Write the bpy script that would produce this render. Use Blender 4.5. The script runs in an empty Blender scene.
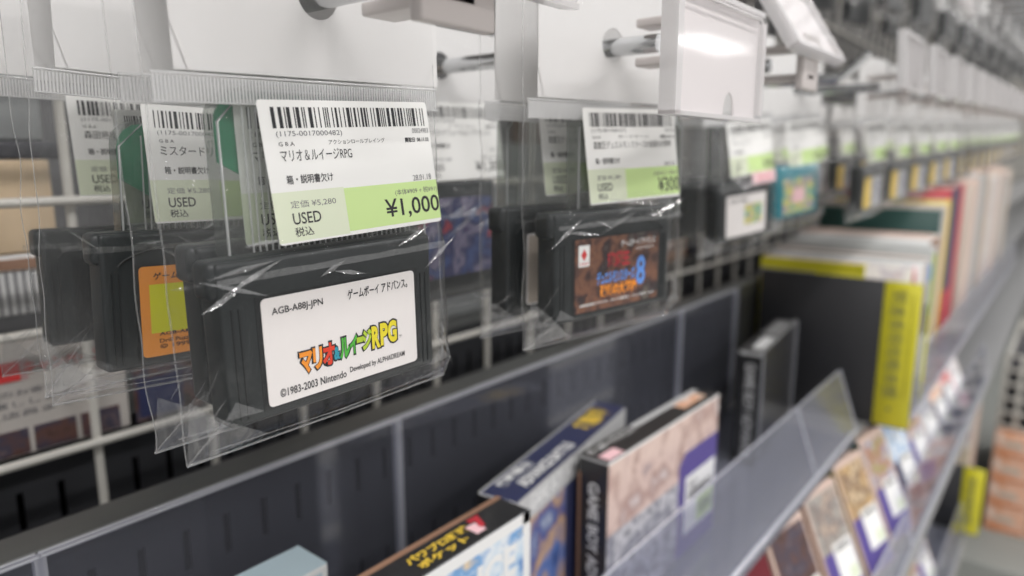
import bpy, bmesh, math, random
from mathutils import Vector, Matrix, noise
R = math.radians
SC = bpy.context.scene
COL = SC.collection
random.seed(7)

# ------------------------------------------------------------------ materials
MATS = {}
def _new(name):
    m = bpy.data.materials.new(name); m.use_nodes = True
    nt = m.node_tree; nt.nodes.clear()
    out = nt.nodes.new('ShaderNodeOutputMaterial')
    MATS[name] = m
    return m, nt, out
def solid(name, col, rough=.5, metal=0., spec=.5, coat=0., var=0.):
    m, nt, out = _new(name)
    b = nt.nodes.new('ShaderNodeBsdfPrincipled')
    b.inputs['Base Color'].default_value = (*col, 1); b.inputs['Roughness'].default_value = rough
    b.inputs['Metallic'].default_value = metal; b.inputs['Specular IOR Level'].default_value = spec
    b.inputs['Coat Weight'].default_value = coat
    if var:
        tc = nt.nodes.new('ShaderNodeTexCoord'); n = nt.nodes.new('ShaderNodeTexNoise')
        n.inputs['Scale'].default_value = 60; nt.links.new(tc.outputs['Object'], n.inputs['Vector'])
        r = nt.nodes.new('ShaderNodeValToRGB')
        r.color_ramp.elements[0].position = .3; r.color_ramp.elements[1].position = .7
        r.color_ramp.elements[0].color = (*[c * (1 - var) for c in col], 1)
        r.color_ramp.elements[1].color = (*[min(1, c * (1 + var)) for c in col], 1)
        nt.links.new(n.outputs['Fac'], r.inputs['Fac']); nt.links.new(r.outputs['Color'], b.inputs['Base Color'])
    nt.links.new(b.outputs[0], out.inputs[0])
    return m
def art(name, cols, scale=40., detail=6., rough=.35, coat=.3):
    """a printed picture: blotches of the given colours"""
    m, nt, out = _new(name)
    b = nt.nodes.new('ShaderNodeBsdfPrincipled'); b.inputs['Roughness'].default_value = rough
    b.inputs['Coat Weight'].default_value = coat
    tc = nt.nodes.new('ShaderNodeTexCoord'); n = nt.nodes.new('ShaderNodeTexNoise')
    n.inputs['Scale'].default_value = scale; n.inputs['Detail'].default_value = detail
    n.inputs['Distortion'].default_value = .25
    nt.links.new(tc.outputs['Object'], n.inputs['Vector'])
    r = nt.nodes.new('ShaderNodeValToRGB'); cr = r.color_ramp
    k = len(cols)
    while len(cr.elements) < k: cr.elements.new(.5)
    for i, c in enumerate(cols):
        cr.elements[i].position = .30 + .40 * i / max(1, k - 1); cr.elements[i].color = (*c, 1)
    nt.links.new(n.outputs['Fac'], r.inputs['Fac']); nt.links.new(r.outputs['Color'], b.inputs['Base Color'])
    nt.links.new(b.outputs[0], out.inputs[0])
    return m
def film(name, haze=.03, tint=(1, 1, 1), edge=.55, base=.035, rough=.06, hazecol=(.9, .9, .9), crease=0.):
    """thin clear plastic: see-through, a little veil, mirror-like at grazing angles"""
    m, nt, out = _new(name)
    t = nt.nodes.new('ShaderNodeBsdfTransparent'); t.inputs[0].default_value = (*tint, 1)
    d = nt.nodes.new('ShaderNodeBsdfDiffuse'); d.inputs[0].default_value = (*hazecol, 1)
    tr = nt.nodes.new('ShaderNodeBsdfTranslucent'); tr.inputs[0].default_value = (*hazecol, 1)
    a0 = nt.nodes.new('ShaderNodeMixShader'); a0.inputs[0].default_value = .4
    nt.links.new(d.outputs[0], a0.inputs[1]); nt.links.new(tr.outputs[0], a0.inputs[2])
    a = nt.nodes.new('ShaderNodeMixShader'); a.inputs[0].default_value = haze
    nt.links.new(t.outputs[0], a.inputs[1]); nt.links.new(a0.outputs[0], a.inputs[2])
    g = nt.nodes.new('ShaderNodeBsdfGlossy')
    if crease:
        tc = nt.nodes.new('ShaderNodeTexCoord'); mp = nt.nodes.new('ShaderNodeMapping')
        mp.inputs['Rotation'].default_value = (.3, .5, .2); mp.inputs['Scale'].default_value = (340, 120, 90)
        nz = nt.nodes.new('ShaderNodeTexNoise'); nz.inputs['Scale'].default_value = 1.; nz.inputs['Detail'].default_value = 4; nz.inputs['Distortion'].default_value = 1.2
        bp = nt.nodes.new('ShaderNodeBump'); bp.inputs['Strength'].default_value = crease; bp.inputs['Distance'].default_value = .0012
        nt.links.new(tc.outputs['Object'], mp.inputs[0]); nt.links.new(mp.outputs[0], nz.inputs['Vector'])
        nt.links.new(nz.outputs['Fac'], bp.inputs['Height']); nt.links.new(bp.outputs[0], g.inputs['Normal'])
    g.inputs['Roughness'].default_value = rough
    lw = nt.nodes.new('ShaderNodeLayerWeight'); lw.inputs['Blend'].default_value = .5
    p = nt.nodes.new('ShaderNodeMath'); p.operation = 'POWER'; p.inputs[1].default_value = 4.
    nt.links.new(lw.outputs['Facing'], p.inputs[0])
    ma = nt.nodes.new('ShaderNodeMath'); ma.operation = 'MULTIPLY_ADD'
    ma.inputs[1].default_value = edge; ma.inputs[2].default_value = base
    nt.links.new(p.outputs[0], ma.inputs[0])
    x = nt.nodes.new('ShaderNodeMixShader')
    nt.links.new(ma.outputs[0], x.inputs[0]); nt.links.new(a.outputs[0], x.inputs[1]); nt.links.new(g.outputs[0], x.inputs[2])
    nt.links.new(x.outputs[0], out.inputs[0])
    return m

solid('card_white', (.76, .75, .74), .45, coat=.2)
solid('paper_white', (.86, .855, .83), .5)
solid('flyer_paper_shaded', (.46, .43, .40), .6)  # white paper greyed, shade behind the bags put into its colour
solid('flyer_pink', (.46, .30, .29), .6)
solid('paper_pale', (.73, .78, .60), .5)
solid('paper_green', (.60, .78, .33), .5)
solid('label_pink', (.86, .55, .58), .5)
solid('ink', (.022, .022, .026), .6)
solid('ink_grey', (.16, .16, .17), .6)
solid('ink_red', (.65, .05, .05), .5)
solid('ink_blue', (.12, .30, .75), .5)
solid('white_ink', (.85, .85, .83), .5)
solid('lt_grey_ink', (.5, .5, .5), .5)
solid('cart_dark', (.022, .026, .027), .40, var=.10)
solid('cart_edge', (.015, .017, .018), .4)
solid('cart_teal', (.02, .22, .27), .4)
solid('green_card', (.03, .30, .15), .4, var=.15)
solid('sticker_white', (.83, .79, .77), .35, coat=.3)
solid('sticker_orange', (.80, .30, .05), .35, coat=.3)
solid('sticker_lime', (.62, .62, .03), .35, coat=.3)
solid('yellow', (.70, .64, .03), .45, var=.05)
solid('ink_dark_olive', (.15, .16, .11), .6)
solid('black_board', (.028, .028, .031), .5)
solid('panel_black', (.036, .037, .041), .38, var=.06)
solid('panel_slot', (.002, .002, .002), .9, spec=.1)
solid('ledge_grey', (.085, .088, .085), .4)
solid('shelf_steel', (.20, .20, .20), .4)
solid('wire_white', (.62, .60, .55), .35)
solid('chrome', (.62, .63, .64), .16, metal=1.)
solid('bracket', (.62, .57, .55), .35)
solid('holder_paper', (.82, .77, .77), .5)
solid('black_box', (.018, .018, .020), .35, coat=.4)
solid('purple', (.10, .07, .28), .4)
solid('navy', (.030, .036, .095), .4)
solid('navy_bright', (.03, .12, .40), .4)
solid('gold', (.75, .52, .06), .4)
solid('red', (.50, .035, .05), .4)
solid('white_box', (.76, .76, .75), .4)
solid('pale_blue', (.48, .60, .66), .4)
solid('cream', (.68, .52, .34), .6, var=.06)
solid('grey_carton', (.24, .25, .25), .6, var=.05)
solid('rear_grey', (.13, .13, .135), .6)
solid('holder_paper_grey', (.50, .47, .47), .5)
solid('dark_carton', (.05, .05, .06), .5)
solid('orange_print', (.70, .25, .10), .5)
solid('logo_orange', (.88, .30, .03), .4)
solid('logo_red', (.72, .05, .02), .4)
solid('logo_green', (.08, .45, .05), .4)
solid('logo_lime', (.45, .62, .04), .4)
solid('logo_yellow', (.80, .68, .03), .4)
solid('logo_blue', (.03, .32, .42), .4)
solid('floor_mat', (.55, .54, .52), .35, var=.05)
solid('wall_mat', (.62, .61, .60), .7)
solid('deck_grey', (.30, .31, .29), .5)
solid('brown_edge', (.30, .17, .11), .5)
solid('tan_edge', (.62, .47, .40), .5)
solid('maroon', (.14, .012, .02), .4)
solid('olive', (.24, .19, .02), .4)
solid('dark_green', (.018, .07, .06), .45)
solid('beige', (.60, .52, .44), .5)
solid('book_grey', (.42, .43, .42), .5)
film('film', haze=.010, base=.030, edge=.55, rough=.07, crease=.55)
film('film_fold_shine', haze=.06, base=.20, edge=.5, rough=.16, crease=.35)  # folded film with highlights put in as added gloss and whiteness
film('film_far', haze=.03, base=.03, edge=.5, rough=.1)
film('film_edge', haze=.30, base=.14, edge=.5)
film('zip_film', haze=.12, base=.05, edge=.4)
film('zip_rib', haze=.65, base=.06, edge=.4)
film('case_film', haze=.08, tint=(.74, .76, .74), base=.05, edge=.5, hazecol=(.7, .72, .72))
film('case_rib', haze=.60, base=.10, edge=.5, hazecol=(.75, .76, .76))
film('acrylic', haze=.06, base=.05, edge=.6, tint=(.92, .93, .97), hazecol=(.75, .76, .85))
film('acrylic_lip', haze=.13, base=.07, edge=.6, tint=(.86, .87, .92), rough=.15, hazecol=(.74, .75, .84))
film('acrylic_edge', haze=.55, base=.15, edge=.5, hazecol=(.85, .86, .92))
film('holder_clear', haze=.10, base=.06, edge=.6)
film('holder_rim', haze=.70, base=.12, edge=.5, hazecol=(.96, .94, .94))
art('art_warm', [(.20, .16, .20), (.62, .45, .40), (.72, .55, .48), (.42, .26, .22), (.70, .62, .60)], 45)
art('art_grey', [(.06, .06, .07), (.55, .55, .58), (.20, .20, .24), (.65, .64, .66), (.10, .10, .13)], 60)
art('art_blue', [(.03, .06, .20), (.10, .18, .45), (.55, .35, .20), (.05, .08, .28), (.40, .45, .55)], 40)
art('art_sky', [(.06, .20, .50), (.45, .60, .75), (.75, .78, .80), (.10, .30, .60), (.70, .55, .35)], 60)
art('art_fire', [(.60, .20, .05), (.40, .05, .06), (.03, .04, .10), (.06, .09, .22), (.03, .035, .10), (.20, .18, .26), (.03, .04, .12), (.50, .07, .08), (.70, .28, .05)], 55)
art('art_dark', [(.02, .016, .016), (.10, .05, .04), (.22, .10, .06), (.03, .02, .025), (.14, .12, .10)], 110)
art('art_photo', [(.03, .02, .02), (.12, .06, .05), (.05, .05, .08), (.25, .16, .14)], 90)
art('art_photo2', [(.10, .09, .09), (.45, .42, .38), (.20, .17, .16), (.50, .38, .30), (.30, .33, .30)], 90)
art('art_ochre', [(.35, .14, .05), (.60, .42, .20), (.20, .12, .08), (.70, .55, .35), (.45, .20, .10)], 90)
art('art_peach', [(.55, .25, .15), (.80, .62, .50), (.70, .35, .20), (.85, .74, .66)], 35)
art('art_toy', [(.08, .13, .35), (.50, .48, .50), (.40, .18, .12), (.35, .35, .12), (.62, .60, .58)], 90)
art('art_red', [(.35, .03, .04), (.62, .08, .08), (.70, .50, .46), (.10, .06, .15)], 60)
art('art_pack', [(.72, .28, .14), (.82, .55, .42), (.76, .36, .20), (.85, .70, .60)], 14)
art('art_sleeve', [(.72, .68, .66), (.80, .76, .72), (.55, .50, .55), (.78, .60, .55)], 60)
art('art_lime', [(.55, .60, .05), (.10, .35, .40), (.70, .65, .10), (.30, .20, .50), (.45, .60, .10)], 120)

# ------------------------------------------------------------------ mesh builder
_TX = {}
def text_tris(s, off=0.):
    k = (s, off)
    if k in _TX: return _TX[k]
    c = bpy.data.curves.new('lettering', 'FONT'); c.body = s; c.offset = off; c.resolution_u = 3
    o = bpy.data.objects.new('lettering', c); COL.objects.link(o)
    dg = bpy.context.evaluated_depsgraph_get(); dg.update()
    me = bpy.data.meshes.new_from_object(o.evaluated_get(dg), depsgraph=dg)
    vs = [(v.co.x, v.co.y) for v in me.vertices]; fs = [tuple(p.vertices) for p in me.polygons]
    bpy.data.objects.remove(o); bpy.data.curves.remove(c); bpy.data.meshes.remove(me)
    x0 = min(v[0] for v in vs); x1 = max(v[0] for v in vs); y0 = min(v[1] for v in vs); y1 = max(v[1] for v in vs)
    vs = [((x - x0) / (x1 - x0), (y - y0) / (y1 - y0)) for x, y in vs]
    _TX[k] = (vs, fs, (x1 - x0) / (y1 - y0))
    return _TX[k]

class MB:
    def __init__(s): s.v = []; s.f = []; s.m = []; s.mats = []; s.sm = []
    def mi(s, mat):
        if mat not in s.mats: s.mats.append(mat)
        return s.mats.index(mat)
    def add(s, vs, fs, mat, smooth=False):
        b = len(s.v); s.v += [Vector(v) for v in vs]; i = s.mi(mat)
        for f in fs: s.f.append([b + j for j in f]); s.m.append(i); s.sm.append(smooth)
        return s
    def quad(s, a, b, c, d, mat): return s.add([a, b, c, d], [(0, 1, 2, 3)], mat)
    def box(s, lo, hi, mat, M=None):
        (x0, y0, z0), (x1, y1, z1) = lo, hi
        vs = [Vector(p) for p in ((x0,y0,z0),(x1,y0,z0),(x1,y1,z0),(x0,y1,z0),(x0,y0,z1),(x1,y0,z1),(x1,y1,z1),(x0,y1,z1))]
        if M is not None: vs = [M @ v for v in vs]
        return s.add(vs, [(0,3,2,1),(4,5,6,7),(0,1,5,4),(1,2,6,5),(2,3,7,6),(3,0,4,7)], mat)
    def rbox(s, lo, hi, mat, r=.001, seg=2, M=None, smooth=True):
        bm = bmesh.new(); bmesh.ops.create_cube(bm, size=1)
        lo = Vector(lo); hi = Vector(hi); d = hi - lo; c = (hi + lo) / 2
        for v in bm.verts: v.co = Vector((v.co.x * d.x, v.co.y * d.y, v.co.z * d.z)) + c
        bmesh.ops.bevel(bm, geom=bm.edges[:], offset=r, segments=seg, affect='EDGES', profile=.6)
        vs = [v.co.copy() for v in bm.verts]; fs = [[v.index for v in f.verts] for f in bm.faces]
        bm.verts.index_update(); fs = [[v.index for v in f.verts] for f in bm.faces]; bm.free()
        if M is not None: vs = [M @ v for v in vs]
        return s.add(vs, fs, mat, smooth)
    def tube(s, pts, r, mat, n=10, caps=True):
        pts = [Vector(p) for p in pts]; vs = []; fs = []
        for i, p in enumerate(pts):
            t = (pts[min(i + 1, len(pts) - 1)] - pts[max(i - 1, 0)]).normalized()
            a = t.cross(Vector((0, 0, 1)) if abs(t.z) < .9 else Vector((1, 0, 0))).normalized(); b = t.cross(a)
            for k in range(n):
                an = 2 * math.pi * k / n; vs.append(p + (a * math.cos(an) + b * math.sin(an)) * r)
        for i in range(len(pts) - 1):
            for k in range(n):
                k2 = (k + 1) % n; fs.append((i * n + k, i * n + k2, (i + 1) * n + k2, (i + 1) * n + k))
        s.add(vs, fs, mat, True)
        if caps:
            s.add(vs[:n], [tuple(range(n))[::-1]], mat); s.add(vs[-n:], [tuple(range(n))], mat)
        return s
    def prism(s, poly, d0, d1, mat, to3):
        """closed outline (2-D) swept from depth d0 to d1; to3(u, v, d) -> 3-D"""
        n = len(poly)
        vs = [to3(u, v, d0) for u, v in poly] + [to3(u, v, d1) for u, v in poly]
        fs = [tuple(range(n)), tuple(range(2 * n - 1, n - 1, -1))] + [(i, i + n, (i + 1) % n + n, (i + 1) % n) for i in range(n)]
        return s.add(vs, fs, mat)
    def text(s, t, o, ux, uy, w, h, mat, off=0., lift=0.):
        vs, fs, asp = text_tris(t, off)
        o = Vector(o); ux = Vector(ux).normalized(); uy = Vector(uy).normalized()
        if h is None: h = w / asp
        if w is None: w = h * asp
        nn = ux.cross(uy).normalized() * lift
        return s.add([o + ux * (x * w) + uy * (y * h) + nn for x, y in vs], fs, mat)
    def build(s, name, parent=None, loc=None, rot=None):
        me = bpy.data.meshes.new(name); me.from_pydata([tuple(v) for v in s.v], [], s.f)
        for m in s.mats: me.materials.append(MATS[m])
        me.polygons.foreach_set('material_index', s.m); me.polygons.foreach_set('use_smooth', s.sm)
        me.update()
        o = bpy.data.objects.new(name, me); COL.objects.link(o)
        if parent is not None: o.parent = parent
        if loc is not None: o.location = loc
        if rot is not None: o.rotation_euler = rot
        return o
def rrect(w, h, r, n=5, x0=0., y0=0.):
    """rounded rectangle outline, counter-clockwise, lower-left corner at (x0, y0)"""
    p = []
    for cx, cy, a0 in ((w - r, r, -90), (w - r, h - r, 0), (r, h - r, 90), (r, r, 180)):
        for k in range(n + 1):
            a = R(a0 + 90 * k / n); p.append((x0 + cx + r * math.cos(a), y0 + cy + r * math.sin(a)))
    return p
def tag(o, label, cat, group=None):
    o['label'] = label; o['category'] = cat
    if group: o['group'] = group
    return o
def thing(name, label, cat, loc=(0, 0, 0), rot=(0, 0, 0), group=None):
    o = bpy.data.objects.new(name, None); COL.objects.link(o); o.empty_display_size = .01
    o.location = loc; o.rotation_euler = rot
    return tag(o, label, cat, group)
def struct(o): o['kind'] = 'structure'; return o
def dup(root, loc, rot=None, label=None, group=None):
    r = root.copy(); COL.objects.link(r); r.location = loc
    if rot is not None: r.rotation_euler = rot
    if label: r['label'] = label
    if group: r['group'] = group
    for ch in list(root.children):
        c = ch.copy(); COL.objects.link(c); c.parent = r
        for g in list(ch.children):
            d = g.copy(); COL.objects.link(d); d.parent = c
    return r
X3 = (1, 0, 0); Z3 = (0, 0, 1)
F2 = lambda u, v, d: (u, d, v)          # outline in x-z, swept along y

# ------------------------------------------------------------------ the shop's setting
struct(MB().box((-2.5, -2.2, -1.15), (7.2, 1.2, -1.10), 'floor_mat').build('floor'))
m = MB().box((7.1, -2.2, -1.1), (7.2, 1.2, 1.6), 'wall_mat'); struct(m.build('wall_end'))

# ------------------------------------------------------------------ gondola: slotted panels, shelves, base
XL, XR = -.6, 6.4
FLZ = -.2345                                  # top of the shelf the boxes stand on
SLZ = -.330                                   # lower tier
g = thing('gondola_shelf', 'black slotted metal shop shelving with grey edges under the hanging goods', 'shelving', (0, 0, -1.1))
def slotted(name, y, ztop, zbot, x0, x1, rows, pitch=.0157, xs=.0):
    """sheet with real slots: built as strips round the openings, a dark sheet behind them"""
    mb = MB(); hw = .0014
    zs = [ztop]
    for a, b in rows: zs += [a, b]
    zs.append(zbot)
    n0 = math.ceil((x0 - xs) / pitch); n1 = math.floor((x1 - xs) / pitch)
    for i in range(0, len(zs) - 1):
        if i % 2 == 0: mb.box((x0, y, zs[i + 1]), (x1, y + .0012, zs[i]), 'panel_black')
        else:
            e = x0
            for k in range(n0, n1 + 1):
                c = xs + k * pitch
                if c - hw > e: mb.box((e, y, zs[i + 1]), (c - hw, y + .0012, zs[i]), 'panel_black')
                e = c + hw
            mb.box((e, y, zs[i + 1]), (x1, y + .0012, zs[i]), 'panel_black')
    mb.box((x0, y + .008, zbot), (x1, y + .009, ztop), 'panel_slot')
    o = mb.build(name, g); o.location = (0, 0, 1.1); return o
slotted('slotted_panel', .335, -.122, -.36, XL, 2.2, [(-.1405, -.158), (-.172, -.189)], .0157, .0837)
slotted('slotted_panel', .2405, -.1235, FLZ, XL, 2.2, [(-.1345, -.1510), (-.1850, -.2010)], .01585, .0133)
o = MB().rbox((XL, .2395, -.1235), (XR, .256, -.1205), 'ledge_grey', .0008).build('ledge', g); o.location = (0, 0, 1.1)
mb = MB().rbox((XL, .1240, FLZ - .003), (XR, .256, FLZ), 'shelf_steel', .001)
o = mb.build('shelf_board', g); o.location = (0, 0, 1.1)
mb = MB().rbox((XL, .072, SLZ - .004), (XR, .256, SLZ), 'shelf_steel', .001).rbox((XL, .072, -.571), (1.45, .256, -.567), 'shelf_steel', .001)
o = mb.build('lower_shelf_board', g); o.location = (0, 0, 1.1)
mb = MB().rbox((XL, .25, SLZ), (XR, .256, FLZ - .004), 'panel_black', .001)
o = mb.build('lower_back_panel', g); o.location = (0, 0, 1.1)
mb = MB().rbox((1.45, -.25, -1.10), (XR, .256, -.735), 'deck_grey', .004).rbox((XL, .10, -1.10), (1.45, .256, -.80), 'deck_grey', .004)
o = mb.build('base_deck', g); o.location = (0, 0, 1.1)
mb = MB().rbox((XL, .258, -.80), (XR, .264, SLZ - .004), 'panel_black', .002)
o = mb.build('base_back_panel', g); o.location = (0, 0, 1.1)
mb = MB().rbox((XL, .56, -.12), (XR, .58, .50), 'rear_grey', .002).box((XL, .34, -.1225), (XR, .57, -.1205), 'ledge_grey')
o = mb.build('rear_panel', g); o.location = (0, 0, 1.1)
o = MB().rbox((XL, .20, .50), (XR, .58, .52), 'shelf_steel', .002).build('added_shade_board', g); o.location = (0, 0, 1.1)  # unseen board added to shade the space behind the grid
for x in (XL, 1.02, 3.6, XR - .03):
    o = MB().rbox((x, .50, -1.1), (x + .03, .56, .52), 'panel_black', .002).build('upright', g); o.location = (0, 0, 1.1)

# white wire grid
GX, GP = .1087, .0509
GZ = -.119
mb = MB()
for k in range(-6, 124):
    x = GX + GP * k; mb.tube([(x, .315, -.162), (x, .315, .42)], .0019, 'wire_white', 8)
for k in range(0, 11):
    z = GZ + .0508 * k; mb.tube([(GX - GP * 6, .3115, z), (GX + GP * 123, .3115, z)], .0019, 'wire_white', 8)
tag(mb.build('wire_grid'), 'white welded wire grid panel that carries the hooks behind the bags', 'grid panel')

# ------------------------------------------------------------------ things behind the grid (seen at the left)
def carton(name, lo, hi, mat, label, cat, extra=None):
    mb = MB().rbox(lo, hi, mat, .0012)
    if extra: extra(mb)
    return tag(mb.build(name), label, cat)
carton('carton', (.02, .345, -.0405), (.1130, .43, -.0015), 'cream', 'cream coloured cardboard carton lying behind the grid at the far left', 'carton',
       lambda mb: (mb.box((.02, .3443, -.0195), (.113, .3451, -.0185), 'brown_edge'), mb.box((.06, .3443, -.0405), (.0607, .3451, -.0195), 'brown_edge')))
carton('storage_case', (.0, .345, -.0012), (.118, .45, .006), 'dark_carton', 'thin black case lying on top of the cream carton', 'case')
carton('storage_case', (.0, .36, .0065), (.117, .46, .046), 'grey_carton', 'grey box on the thin black case behind the grid', 'box')
mb = MB().rbox((-.02, .345, -.0665), (.118, .43, -.041), 'white_box', .001)
for k in range(44):
    x = -.02 + .0031 * k; mb.box((x, .3442, -.066), (x + .0008, .3452, -.0475), 'ink_grey')
mb.box((.0, .3440, -.047), (.118, .3452, -.0425), 'brown_edge')
tag(mb.build('storage_case'), 'white case with fine grey ribs below the cream carton', 'case')
# flyer and photo prints hung behind the wires
def flyer():
    mb = MB(); y = .3225
    mb.box((.02, y, -.1195), (.1255, y + .0004, -.0690), 'flyer_paper_shaded')
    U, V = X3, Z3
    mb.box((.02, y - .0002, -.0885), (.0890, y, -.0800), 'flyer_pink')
    mb.text('キャンペーン', (.0875, y - .0003, -.0865), U, V, .030, .0055, 'ink_red', .02)
    mb.box((.070, y - .0005, -.0882), (.0862, y - .0003, -.0805), 'ink_red')
    for i, t in enumerate(('お買い上げのお客様に', '店頭でお渡しします', '詳しくは店員まで')):
        mb.text(t, (.052, y - .0003, -.0945 - .0044 * i), U, V, .052, .0026, 'ink_grey')
    for i in range(3): mb.box((.071 + i * .0175, y - .0003, -.1190), (.0865 + i * .0175, y, -.1085), 'art_photo')
    return mb.build('flyer')
tag(flyer(), 'white paper flyer with red heading and small photos behind the grid', 'flyer')
mb = MB().box((.1285, .3225, -.1195), (.185, .3232, -.095), 'art_photo').box((.130, .3222, -.1180), (.150, .3226, -.1), 'navy')
tag(mb.build('photo_print'), 'dark red and blue photo print beside the flyer', 'print')
for i, (x0, x1, z0, z1, mt, lb) in enumerate([
        (.26, .345, -.118, .05, 'beige', 'beige carton standing behind the grid by the third hook'),
        (.36, .55, -.118, .01, 'grey_carton', 'wide grey carton standing behind the grid near the teal cartridge'),
        (.57, .78, -.118, .05, 'brown_edge', 'brown carton standing behind the grid past the teal cartridge'),
        (.80, 1.0, -.118, .09, 'dark_carton', 'dark carton standing behind the far wires')]):
    carton('carton', (x0, .36, z0 - .002), (x1, .46, z1), mt, lb, 'carton')

# ------------------------------------------------------------------ hooks with price holders
def holder_mb(w=.064, h=.034, t=.0042, notch=True):
    """clear slip-in tag holder, local: x width, z height from 0, y depth from 0 (front face at y=0)"""
    rim = MB()
    rim.prism(rrect(w, h, .003), 0, t, 'holder_clear', lambda u, v, d: (u - w / 2, d, v))
    for (a, b, c, d) in ((-w / 2, -w / 2 + .0032, 0, h), (w / 2 - .0012, w / 2, .002, h - .003), (-w / 2, w / 2, -.0002, .0010), (-w / 2 + .002, w / 2 - .002, h - .0014, h)):
        rim.box((a, -.0004, c), (b, t + .0004, d), 'holder_rim')
    rim.tube([(-w / 2 + .0055, -.0006, h - .0025), (w / 2 - .006, -.0006, h - .0025), (w / 2 - .003, -.0006, h - .005), (w / 2 - .0028, -.0006, h - .012)], .0003, 'holder_rim', 6)
    paper = MB()
    cx = .0085; r = .0042
    pl = [(-w / 2 + .0035, .001), (cx - r, .001)] + [(cx - r * math.cos(R(a)), .001 + 1.7 * r * math.sin(R(a))) for a in range(15, 180, 15)] + [(cx + r, .001), (w / 2 - .0016, .001), (w / 2 - .0016, h - .002), (-w / 2 + .0035, h - .002)]
    if not notch: pl = [pl[0], pl[-3], pl[-2], pl[-1]]
    paper.prism(pl, .0017, .0022, 'holder_paper', lambda u, v, d: (u, d, v))
    return rim, paper
HX = [.104 + .102 * k for k in range(14)]
HX[0] = .1005; HX[1] = .206
HX += [HX[-1] + .102 * i for i in range(1, 8)]
def hz(x): return .0345 + .030 * max(0., x - .21)
def bracket_mb(z0):
    mb = MB()
    for s in (-1, 1):                       # two prongs, one over and one under the rod
        zc = .003 + s * .0058
        mb.rbox((-.0045, .0, zc - .0014), (.0045, .023, zc + .0014), 'bracket', .0007)
    mb.rbox((-.010, 0, -.008), (.010, .0032, .0135), 'bracket', .0006)
    return mb
def make_hook(x, z, label, tip=True, holder=None, up=True, group=None, ytip=.108, grey=False):
    t = thing('display_hook', label, 'hook', (x, .31, z), (0, 0, 0), group)
    rod = MB().tube([(0, 0, 0), (0, ytip - .31, 0)] + ([(0, ytip - .3125, .0006), (0, ytip - .318, .0055), (0, ytip - .325, .0125)] if tip else []), .0029, 'chrome', 12)
    rod.build('rod', t)
    MB().rbox((-.012, -.002, -.004), (.012, .0035, .008), 'chrome', .0006).build('grid_clip', t)
    if holder:
        dy, dz, tilt = holder
        hy = .0865 + dy - .31
        br = bracket_mb(0).build('bracket', t); br.location = (0, hy + .0045, -.003)
        rim, paper = holder_mb()
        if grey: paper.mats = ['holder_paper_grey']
        r_ = rim.build('tag_holder', t); r_.location = (0, hy, dz); r_.rotation_euler = (tilt, 0, 0)
        paper.build('tag_paper', r_)
    return t
make_hook(HX[0], hz(HX[0]), 'chrome hook with clear holder above the sharp ¥1,000 bag', False, (.002, -.0035, R(8)), ytip=.104)
make_hook(HX[1], hz(HX[1]), 'chrome hook with upright clear tag holder above the ¥300 bag', False, (-.001, -.0235, R(0)), ytip=.107)
make_hook(HX[2], hz(HX[2]), 'chrome hook whose white holder is tilted up, with no bag on its tip', False, (.0, .0035, R(-32)))
make_hook(HX[3], hz(HX[3]), 'chrome hook with bare upturned tip and no holder', True)
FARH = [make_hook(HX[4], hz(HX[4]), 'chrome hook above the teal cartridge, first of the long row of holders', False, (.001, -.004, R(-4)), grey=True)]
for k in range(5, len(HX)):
    FARH.append(dup(FARH[0], (HX[k], .31, hz(HX[k])), (0, 0, 0), 'chrome hook with a greyish clear holder in the receding blurred row', 'hooks of the receding row'))

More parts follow.
